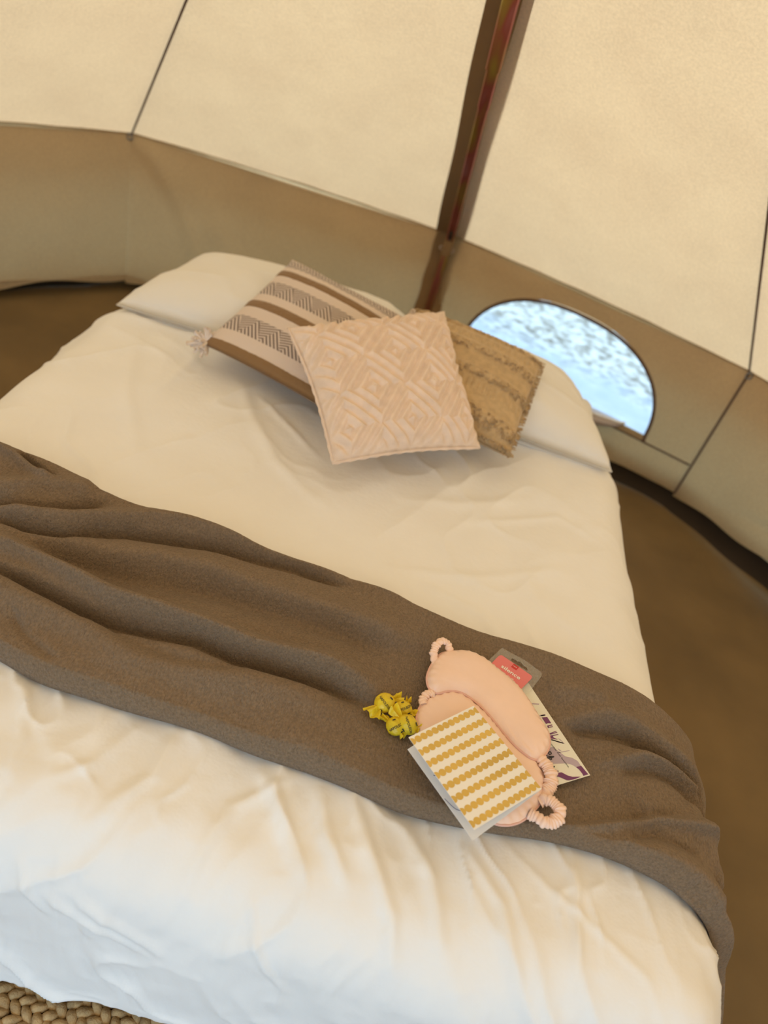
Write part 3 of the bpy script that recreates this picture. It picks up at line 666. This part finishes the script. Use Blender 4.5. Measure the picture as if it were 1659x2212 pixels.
# ------------------------------------------------------------------ small things on the blanket
def puff(outline, zb, T, name, mat, root, res=.0038, wr=.0020, seed=1):
    O = spline(outline, 140, True); O = O[:, :2]
    x0, y0 = O.min(0); x1, y1 = O.max(0); gx, gy = np.meshgrid(np.arange(x0, x1, res), np.arange(y0, y1, res)); gx = gx.ravel(); gy = gy.ravel()
    ok = inside(gx, gy, O) & (dist_poly(gx, gy, O, True)[0] > res*.6); pts = [tuple(q) for q in O]+list(zip(gx[ok], gy[ok])); n = len(O)
    vs, _, fs, *_ = delaunay_2d_cdt([Vector(map(float, q)) for q in pts], [(i, (i+1) % n) for i in range(n)], [], 1, 1e-7)
    vs = np.array([(v.x, v.y) for v in vs]); d, _, _ = dist_poly(vs[:, 0], vs[:, 1], O, True)
    e_ = np.clip(d/.030, 0, 1); hh = T*(1-(1-e_)**2)**.5
    pk = wr*np.sin(np.arctan2(vs[:, 1]-O[:, 1].mean(), vs[:, 0]-O[:, 0].mean())*46+3*fbm(vs[:, 0]*60, vs[:, 1]*60, seed))*np.exp(-((d-.006)/.006)**2)
    hh = hh+pk*.6+.0030*fbm(vs[:, 0]*24, vs[:, 1]*24, seed+2, 3)*e_
    zz = zb(vs[:, 0], vs[:, 1]) if callable(zb) else np.full(len(vs), zb)
    top = np.c_[vs, zz+hh+.001]; bot = np.c_[vs, zz-.001]; m_ = len(vs)
    F = [tuple(f) for f in fs]+[tuple(i+m_ for i in reversed(f)) for f in fs]
    o = mesh(name, np.vstack([top, bot]), F, mat); adopt(o, root)
    zo = zb(O[:, 0], O[:, 1]) if callable(zb) else np.full(len(O), zb)
    p_ = tube('piping', np.c_[O, zo+.0005], .0021, m_pipe, seg=8, closed=True); adopt(p_, root); return O
def ruched(pts, rad, root, label, n=120, ribs=26):
    P = spline(pts, n); q = np.linspace(0, 1, n)
    r = rad*(.80+.25*np.abs(np.sin(q*math.pi*ribs+1.4*np.sin(q*17)))+.08*np.sin(q*31)); seg = 16; th = np.linspace(0, 2*math.pi, seg, endpoint=False)
    R2 = r[:, None]*(1+.10*np.sin(th*3+q[:, None]*40)); R2 = R2*(1-.38*np.abs(np.sin(th)))      # flattened ruched band
    V, F = tube_vf(P, R2, seg); o = mesh('strap', V, F, m_pink); adopt(o, root)
ZB = .552
up_px = cm([(560, 160), (640, 148), (740, 150), (850, 200), (950, 278), (1060, 370), (1130, 450), (1190, 540), (1240, 625), (1290, 705), (1302, 780), (1280, 845), (1232, 887), (1180, 897), (1110, 855), (1040, 790), (980, 715), (900, 612), (830, 530), (745, 463), (660, 425), (590, 425), (530, 440), (488, 425), (460, 380), (455, 320), (478, 255), (515, 200)])
lo_px = cm([(378, 640), (388, 570), (430, 500), (500, 455), (590, 430), (680, 440), (780, 510), (900, 620), (1000, 735), (1100, 830), (1195, 905), (1250, 1005), (1263, 1090), (1242, 1180), (1180, 1262), (1100, 1325), (1010, 1350), (910, 1335), (820, 1270), (740, 1170), (640, 1060), (520, 960), (430, 860), (380, 750)])
mk = empty('eye_mask', at(980, 1650, .54)); tag(mk, 'pink satin sleep mask lying under the gold dotted card', 'eye mask', 'pink sleep masks on the blanket')
puff(ats(lo_px, ZB), ZB, .011, 'padded_front', m_pink, mk, seed=5)
z0 = ZB
ruched([*ats(cm([(505, 445), (465, 440), (438, 462), (425, 495), (432, 520)]), ZB+.006)], .0075, mk, '', 60, 9)
st = ats(cm([(1150, 1275), (1200, 1310), (1250, 1350), (1300, 1358), (1342, 1320), (1340, 1275), (1300, 1225), (1255, 1195), (1225, 1200)]), ZB); st[:, 2] += [.004, .007, .010, .012, .014, .016, .014, .010, .004]
ruched(st, .0105, mk, '', 140, 20)
mk2 = empty('eye_mask', at(1080, 1540, .56)); tag(mk2, 'pink satin sleep mask on top, lying partly over the other mask', 'eye mask', 'pink sleep masks on the blanket')
def zup(x, y):
    O = ats(lo_px, ZB)[:, :2]; d, _, _ = dist_poly(x, y, O, True); i_ = inside(x, y, O); return np.where(i_, ZB+.006+.008*np.clip(d/.02, 0, 1), ZB+.006)
puff(ats(up_px, ZB+.008), zup, .015, 'padded_front', m_pink, mk2, seed=9)
st = ats(cm([(530, 235), (505, 200), (500, 150), (525, 112), (565, 100), (598, 118), (612, 165)]), ZB+.012); st[:, 2] += [-.006, -.002, .004, .008, .008, .004, -.002]
ruched(st, .0075, mk2, '', 120, 15)
st = ats(cm([(1205, 880), (1245, 930), (1280, 985), (1298, 1040), (1290, 1095), (1262, 1130), (1235, 1120)]), ZB); st[:, 2] += [.004, .008, .009, .009, .007, .004, .000]
ruched(st, .0115, mk2, '', 140, 17)

# folded greeting card
z_tl, z_hi = .604, .584
TL = at(882.5, 1592.6, z_tl); BLc = at(1024.5, 1792.6, z_tl); TRc = at(1022.9, 1524.6, z_hi); BRc = at(1170.3, 1704.2, z_hi)
b1 = at(880.3, 1618.6, .574); b2 = at(1021.4, 1816, .574)
card = empty('greeting_card', (at(1020, 1670, .57))); tag(card, 'white folded greeting card with rows of gold dots resting on the pink masks', 'card')
def slab(name, q, th, mat, root):
    q = [np.array(x) for x in q]; N_ = np.cross(q[1]-q[0], q[3]-q[0]); N_ /= np.linalg.norm(N_); N_ = N_ if N_[2] > 0 else -N_
    V = q+[x-N_*th for x in q]; F = [(0, 1, 2, 3), (7, 6, 5, 4)]+[(i, i+4, (i+1) % 4+4, (i+1) % 4) for i in range(4)]
    o = mesh(name, V, F, mat, smooth=False); adopt(o, root); return N_
Nf = slab('front_leaf', (TL, TRc, BRc, BLc), .0005, m_card, card)
dz = np.array([0, 0, -.0012]); slab('back_leaf', (b1, TRc+dz, BRc+dz, b2), .0005, m_cardin, card)
fl = lambda a, b_: TL*(1-a)*(1-b_)+TRc*a*(1-b_)+BRc*a*b_+BLc*(1-a)*b_+Nf*.0003
V = []; F = []; asp = np.linalg.norm(TRc-TL)/np.linalg.norm(BLc-TL)
for r_ in range(8):
    for k in range(14):
        cu_ = .048+(k-.5)*.0822-.004*r_*0; cv = .052+r_*.1278+.003
        ring = [(min(1, max(0, cu_+.0425*math.cos(a))), min(1, max(0, cv+.0375*asp*math.sin(a)))) for a in np.linspace(0, 2*math.pi, 24, endpoint=False)]
        if cu_ > 1.035 or cu_ < -.03: continue
        i0 = len(V); V += [fl(a, b_)+Nf*.00005*(k % 2) for a, b_ in ring]; F.append(tuple(range(i0, i0+24)))
o = mesh('gold_dots', V, F, m_gold, smooth=False); adopt(o, card); o['label'] = 'rows of gold foil dots'
def pen(pts, r, name, mat, root): adopt(tube(name, pts, r, mat, seg=5), root)
pen(spline(ats(cm([(575, 1165), (610, 1200), (650, 1235), (690, 1250)]), .5775), 20), .00045, 'pen_stroke', m_blue, card)
pen(ats(cm([(498, 1003), (510, 1008)]), .5790), .0006, 'pen_stroke', m_blue, card)

# leaflet with purple print
zl = .549
leaf = empty('leaflet', at(1200, 1600, zl)); tag(leaf, 'cream leaflet with purple brush print half hidden under the pink masks', 'leaflet')
cz_ = lambda P: sub(P, 11.85, 1150, 1540)
q = [at(1275.2, 1674.5, zl), at(1130, 1458, zl), at(1050, 1490, zl), at(1185, 1702, zl)]
ba = (q[3]-q[0]); bb = (q[1]-q[0]); q[2] = q[0]+ba+bb
slab('sheet', (q[0], q[1], q[2], q[3]), .0005, m_leaf, leaf)
def prints(name, polys, mat, z, root):
    for P_ in polys:
        o = mesh(name, ats(P_, z), [tuple(range(len(P_)))], mat, smooth=False); adopt(o, root)
    return o
prints('lilac_shape', [cz_([(200, 60), (310, 30), (340, 45), (330, 75), (240, 85)]), cz_([(430, 680), (560, 690), (800, 790), (780, 760), (640, 640), (720, 680), (830, 790), (690, 770), (450, 660)]),
    cz_([(400, 900), (520, 870), (700, 1000), (840, 1110), (1020, 1150), (1160, 1230), (1240, 1350), (1120, 1385), (1000, 1320), (860, 1290), (380, 1310), (250, 1180), (330, 1040)]),
    cz_([(360, 1440), (520, 1410), (680, 1480), (560, 1540), (460, 1560)]), cz_([(640, 900), (720, 950), (750, 980), (690, 970)]), cz_([(640, 1010), (950, 955), (955, 970), (700, 1020)]),
    sub([(690, 800), (780, 850), (890, 860), (885, 875), (760, 865)], 6.144, 1020, 1380), sub([(890, 1015), (960, 1005), (975, 1015), (900, 1030)], 6.144, 1020, 1380)], m_lilac, zl+.0002, leaf)
prints('purple_shape', [cz_([(240, 115), (380, 105), (485, 265), (400, 262), (352, 282)]), cz_([(375, 325), (500, 295), (520, 315), (415, 345), (455, 370), (405, 388)]), cz_([(455, 350), (530, 345), (525, 358), (430, 378)]),
    cz_([(438, 520), (610, 458), (618, 472), (470, 530), (630, 486), (640, 505), (460, 556)]), cz_([(450, 580), (660, 540), (670, 556), (530, 590), (540, 625), (650, 680), (620, 680), (455, 650)]),
    cz_([(1115, 1385), (1250, 1352), (1432, 1572), (1305, 1610), (1285, 1560), (1200, 1450)]),
    cz_([(460, 1562), (560, 1545), (650, 1500), (670, 1482), (680, 1492), (640, 1530), (750, 1520), (900, 1600), (1030, 1635), (1240, 1632), (1100, 1690), (940, 1728), (880, 1722), (720, 1650), (590, 1612), (570, 1625), (580, 1650), (545, 1635), (560, 1680), (600, 1790), (635, 1808), (545, 1825), (510, 1700)])], m_purple, zl+.0004, leaf)
# text along the leaflet
def put_text(s, p0, p1, hgt, z, mat, name, root, bold=False, flipn=False):
    V2, F2 = text_vf(s, bold); V2 = V2-V2.min(0)*[1, 0]; wd_ = V2[:, 0].max(); A = at(*p0, z); B = at(*p1, z); U = (B-A); L = np.linalg.norm(U); U /= L; W = np.array([-U[1], U[0], 0])
    V3 = [A+U*(x/wd_*L)+W*(y*hgt)+np.array([0, 0, .0001]) for x, y in V2]
    o = mesh(name, V3, F2, mat, smooth=False); adopt(o, root); return o
put_text('Bumble and bumble.', cz_([(425, 740)])[0], cz_([(925, 1410)])[0], .0046, zl+.0006, m_ink, 'lettering', leaf)
def scribble(P_, r, z): pen(spline(ats(cz_(P_), z), 60), r, 'handwriting', m_ink, leaf)
scribble([(385, 965), (420, 1000), (455, 985), (425, 1010), (380, 1020)], .0007, zl+.0008)
scribble([(455, 985), (490, 1040), (440, 1060), (400, 1010), (350, 1050), (320, 1070)], .0007, zl+.0008)
scribble([(555, 1115), (420, 1110), (330, 1080), (300, 1130), (360, 1150), (555, 1120), (430, 1160), (350, 1150), (330, 1180), (400, 1200), (490, 1190), (480, 1150), (400, 1150)], .0007, zl+.0008)
scribble([(370, 1215), (382, 1225)], .0010, zl+.0008)
scribble([(175, 1225), (280, 1240), (290, 1275), (230, 1285), (215, 1240)], .0011, zl+.0008)
scribble([(260, 1340), (420, 1370), (570, 1375)], .0011, zl+.0008); scribble([(320, 1405), (360, 1395), (430, 1370)], .0010, zl+.0008)

# earplug packet
zp = .555
pk = empty('earplug_packet', at(1095, 1460, zp)); tag(pk, 'coral pink packet card in clear plastic sticking out above the masks', 'packet')
O = sub([(340, 125), (1020, 500), (1080, 545), (1480, 835), (1530, 900), (1510, 990), (1220, 1370), (700, 1780), (-500, 1000), (0, 440)], 13.825, 1060, 1390)
hole = sub([(590, 480), (640, 440), (720, 470), (800, 530), (880, 545), (940, 590), (970, 650), (1060, 700), (1110, 770), (1060, 810), (980, 760), (800, 650), (650, 560)], 13.825, 1060, 1390)
OW = ats(O, zp)[:, :2]; HW_ = ats(hole, zp)[:, :2]; n1, n2 = len(OW), len(HW_)
vs, _, fs, *_ = delaunay_2d_cdt([Vector(map(float, q_)) for q_ in list(OW)+list(HW_)], [(i, (i+1) % n1) for i in range(n1)]+[(n1+i, n1+(i+1) % n2) for i in range(n2)], [], 1, 1e-8)
vv_ = np.array([(v.x, v.y) for v in vs]); F = [f for f in fs if not inside(vv_[list(f), 0].mean(keepdims=True), vv_[list(f), 1].mean(keepdims=True), HW_)[0]]
bo = mesh('plastic_backing', np.c_[vv_, np.full(len(vv_), zp)], F, m_blister, smooth=False); adopt(bo, pk); bo['label'] = 'clear plastic backing with hanging hole'
sm = bo.modifiers.new('t', 'SOLIDIFY'); sm.thickness = .0006
adopt(tube('hole_rim', np.c_[spline(HW_, 60, True), np.full(60, zp+.0004)], .0004, m_blister, seg=5, closed=True), pk)
kO = np.array([1081., 1413.]); kU = np.array([71., 49.]); kV = np.array([-51., 52.])
kk_ = lambda a, b_: tuple(kO+kU*a+kV*b_)
cr = []
for (cx_, cy_, a0) in ((.93, .09, -90), (.93, .93, 0), (.07, .93, 90), (.07, .09, 180)):
    for a in np.linspace(a0, a0+90, 6): cr.append(kk_(cx_+.07*math.cos(math.radians(a)), cy_+.09*math.sin(math.radians(a))))
prints('coral_card', [cr], m_coral, zp+.0006, pk)
prints('red_tag', [[kk_(.415, .0), kk_(.575, .0), kk_(.575, .135), kk_(.415, .135)]], m_red, zp+.0009, pk)
put_text('silence', kk_(.235, .315), kk_(.80, .315), .0125, zp+.0010, m_white, 'lettering', pk, True)
put_text('SNR. 35dB', kk_(.30, .44), kk_(.70, .44), .0050, zp+.0010, m_white, 'lettering', pk)
put_text('HEMA', kk_(.435, .075), kk_(.555, .075), .0030, zp+.0012, m_white, 'lettering', pk)

# wrapped sweets
def candy(cpx, r, fans, label, seed, tilt, txt=True, zc=.0):
    c0 = at(*cpx, .553+zc); rt = empty('wrapped_sweet', c0-[0, 0, r]); tag(rt, label, 'sweet', 'yellow wrapped sweets on the blanket')
    rnd = random.Random(seed); n, m_ = 40, 64
    ph = np.linspace(0, math.pi, n)[:, None]; th = np.linspace(0, 2*math.pi, m_, endpoint=False)[None, :]
    X = np.sin(ph)*np.cos(th); Y = np.sin(ph)*np.sin(th); Z = np.cos(ph)+0*th
    ax = at(*fans[0][0], c0[2])-c0; ax[2] = 0; ax /= np.linalg.norm(ax); ay = np.array([-ax[1], ax[0], 0])
    # z axis of the ball along the twist direction; pleats run towards the necks
    pole_ = np.abs(Z)**4; rr_ = 1+.05*np.sin(th*9+seed)*pole_+.06*fbm(th*2.2+seed, ph*2.6, seed, 3)*2+.09*(ridged(X*2.2+seed, Y*2.2+Z*1.7, seed)**3-.3)
    A = Z*1.12; P_ = (ax*A[..., None]+ay*(X*rr_)[..., None]+np.array([0, 0, 1.])*(Y*rr_*.88)[..., None])*r+c0
    o = mesh('wrapper', P_.reshape(-1, 3), grid_faces(n, m_, wrap=True), m_yellow); adopt(o, rt)
    for fi, (tip, wd_, lift) in enumerate(fans):
        T = at(*tip, c0[2]); d = T-c0; d[2] = 0; L = np.linalg.norm(d); d /= L; w_ = np.array([-d[1], d[0], 0]); ni, nj = 26, 33
        i_ = np.linspace(0, 1, ni)[:, None]; j_ = np.linspace(-1, 1, nj)[None, :]
        dist = r*.82+(L-r*.82)*i_*(1-.06*np.abs(np.sin(j_*3+seed))-.12*j_**4); half = r*.16+wd_*i_**.8
        plz = (.0016+.0035*i_)*np.sin(j_*5.5+seed+fi*2+i_*1.5)+lift*i_**1.4+.003*fbm(i_*3+seed, j_*3+fi, seed)*2
        G = c0+d*dist[..., None]+w_*(half*j_)[..., None]+np.array([0, 0, 1.])*(plz+r*.15*(1-i_))[..., None]
        adopt(mesh('twisted_end', G.reshape(-1, 3), grid_faces(ni, nj), m_yellow), rt)
    if txt:
        V2, F2 = text_vf('NAPOLEON', True); V2 = V2-[(V2[:, 0].max())/2, .35]
        ca, sa = math.cos(tilt), math.sin(tilt); V3 = []
        for x, y in V2*.0052/r:
            a = x*ca-y*sa; b_ = x*sa+y*ca; k_ = 1.09
            n_ = np.array([math.sin(a)*math.cos(b_), math.sin(b_), math.cos(a)*math.cos(b_)]); n_ = n_@np.array([[1, 0, 0], [0, .82, .57], [0, -.57, .82]])  # lean the print towards the viewer
            l_ = ax*(n_@ax)*1.10+ay*(n_@ay)+np.array([0, 0, 1])*n_[2]*.90
            V3.append(c0+l_*r*k_)
        o = mesh('lettering', V3, F2, m_ink, smooth=False); adopt(o, rt)
        dots = []
        for bx_, by_ in ((.35, -.75), (.15, .8)):
            ring = []
            for a in np.linspace(0, 2*math.pi, 10, endpoint=False):
                x = bx_+.20*math.cos(a); y = by_+.13*math.sin(a)*(1+.4*math.cos(2*a)); xx = x*ca-y*sa; yy = x*sa+y*ca
                n_ = np.array([math.sin(xx)*math.cos(yy), math.sin(yy), math.cos(xx)*math.cos(yy)]); n_ = n_@np.array([[1, 0, 0], [0, .82, .57], [0, -.57, .82]])
                l_ = ax*(n_@ax)*1.10+ay*(n_@ay)+np.array([0, 0, 1])*n_[2]*.90; ring.append(c0+l_*r*1.085)
            dots.append(ring)
        V = [v for r_ in dots for v in r_]; adopt(mesh('emblem', V, [tuple(range(10)), tuple(range(10, 20))], m_ink, smooth=False), rt)
cc = lambda x, y: (780+x/11.85, 1480+y/11.85)
candy(cc(600, 450), .0165, [(cc(225, 740), .0150, -.002), (cc(1030, 320), .0075, .006)], 'yellow wrapped sweet, uppermost and leftmost of the four', 2, -.6)
candy(cc(1080, 600), .0135, [(cc(1420, 760), .0085, .004), (cc(1240, 370), .0045, .004)], 'yellow wrapped sweet in the middle, tucked against the pink mask', 5, .7, zc=-.002)
candy(cc(880, 1060), .0145, [(cc(500, 780), .0060, .002), (cc(1130, 1320), .0060, .0)], 'yellow wrapped sweet at the bottom of the group, left of its neighbour', 8, .8, zc=-.003)
candy(cc(1195, 1010), .0160, [(cc(760, 620), .0090, .008), (cc(1480, 1190), .0080, .004)], 'yellow wrapped sweet nearest to the corner of the dotted card', 11, -1.0, zc=.004)

# ------------------------------------------------------------------ braided rug
rc = np.array([-.42, -.10]); rug = empty('braided_rug', (rc[0], rc[1], .0)); tag(rug, 'round braided jute rug on the floor at the foot of the bed', 'rug')
lob = []; n, m_ = 9, 8
ph = np.linspace(0, math.pi, n)[:, None]; th = np.linspace(0, 2*math.pi, m_, endpoint=False)[None, :]
base = np.stack([np.cos(ph)+0*th, np.sin(ph)*np.cos(th), np.sin(ph)*np.sin(th)], -1).reshape(-1, 3); BF = grid_faces(n, m_, wrap=True)
rnd = random.Random(5)
pitch = .034; r0 = .685; row = 0
while r0 > .05:
    cnt = max(6, int(2*math.pi*r0/.0225)); Vs = []; Fs = []; off_ = 0
    for k in range(cnt):
        for lane in range(2):
            a = 2*math.pi*(k+.5*lane+rnd.uniform(-.06, .06))/cnt; rad_ = r0+(.0085 if lane else -.0085)
            if math.sin(a)*rad_+rc[1] < .0 and r0 > .3 and k % 1: continue
            ang = (-1 if lane else 1)*.62+rnd.uniform(-.08, .08); l_, w_, h_ = .0175*rnd.uniform(.92, 1.08), .0088*rnd.uniform(.9, 1.1), .0085
            q_ = base*[l_, w_, h_]; q_[:, 2] += .25*h_*np.sin(q_[:, 0]/l_*3+1)
            ca, sa = math.cos(ang), math.sin(ang); x = q_[:, 0]*ca-q_[:, 1]*sa; y = q_[:, 0]*sa+q_[:, 1]*ca
            T = np.array([-math.sin(a), math.cos(a)]); Rr = np.array([math.cos(a), math.sin(a)])
            Vs.append(np.c_[rc[0]+Rr[0]*(rad_+y)+T[0]*x, rc[1]+Rr[1]*(rad_+y)+T[1]*x, q_[:, 2]+.0115+.002*rnd.random()])
            Fs += [[i+off_ for i in f] for f in BF]; off_ += len(base)
    adopt(mesh('braid', np.vstack(Vs), Fs, m_jute), rug)
    r0 -= pitch; row += 1
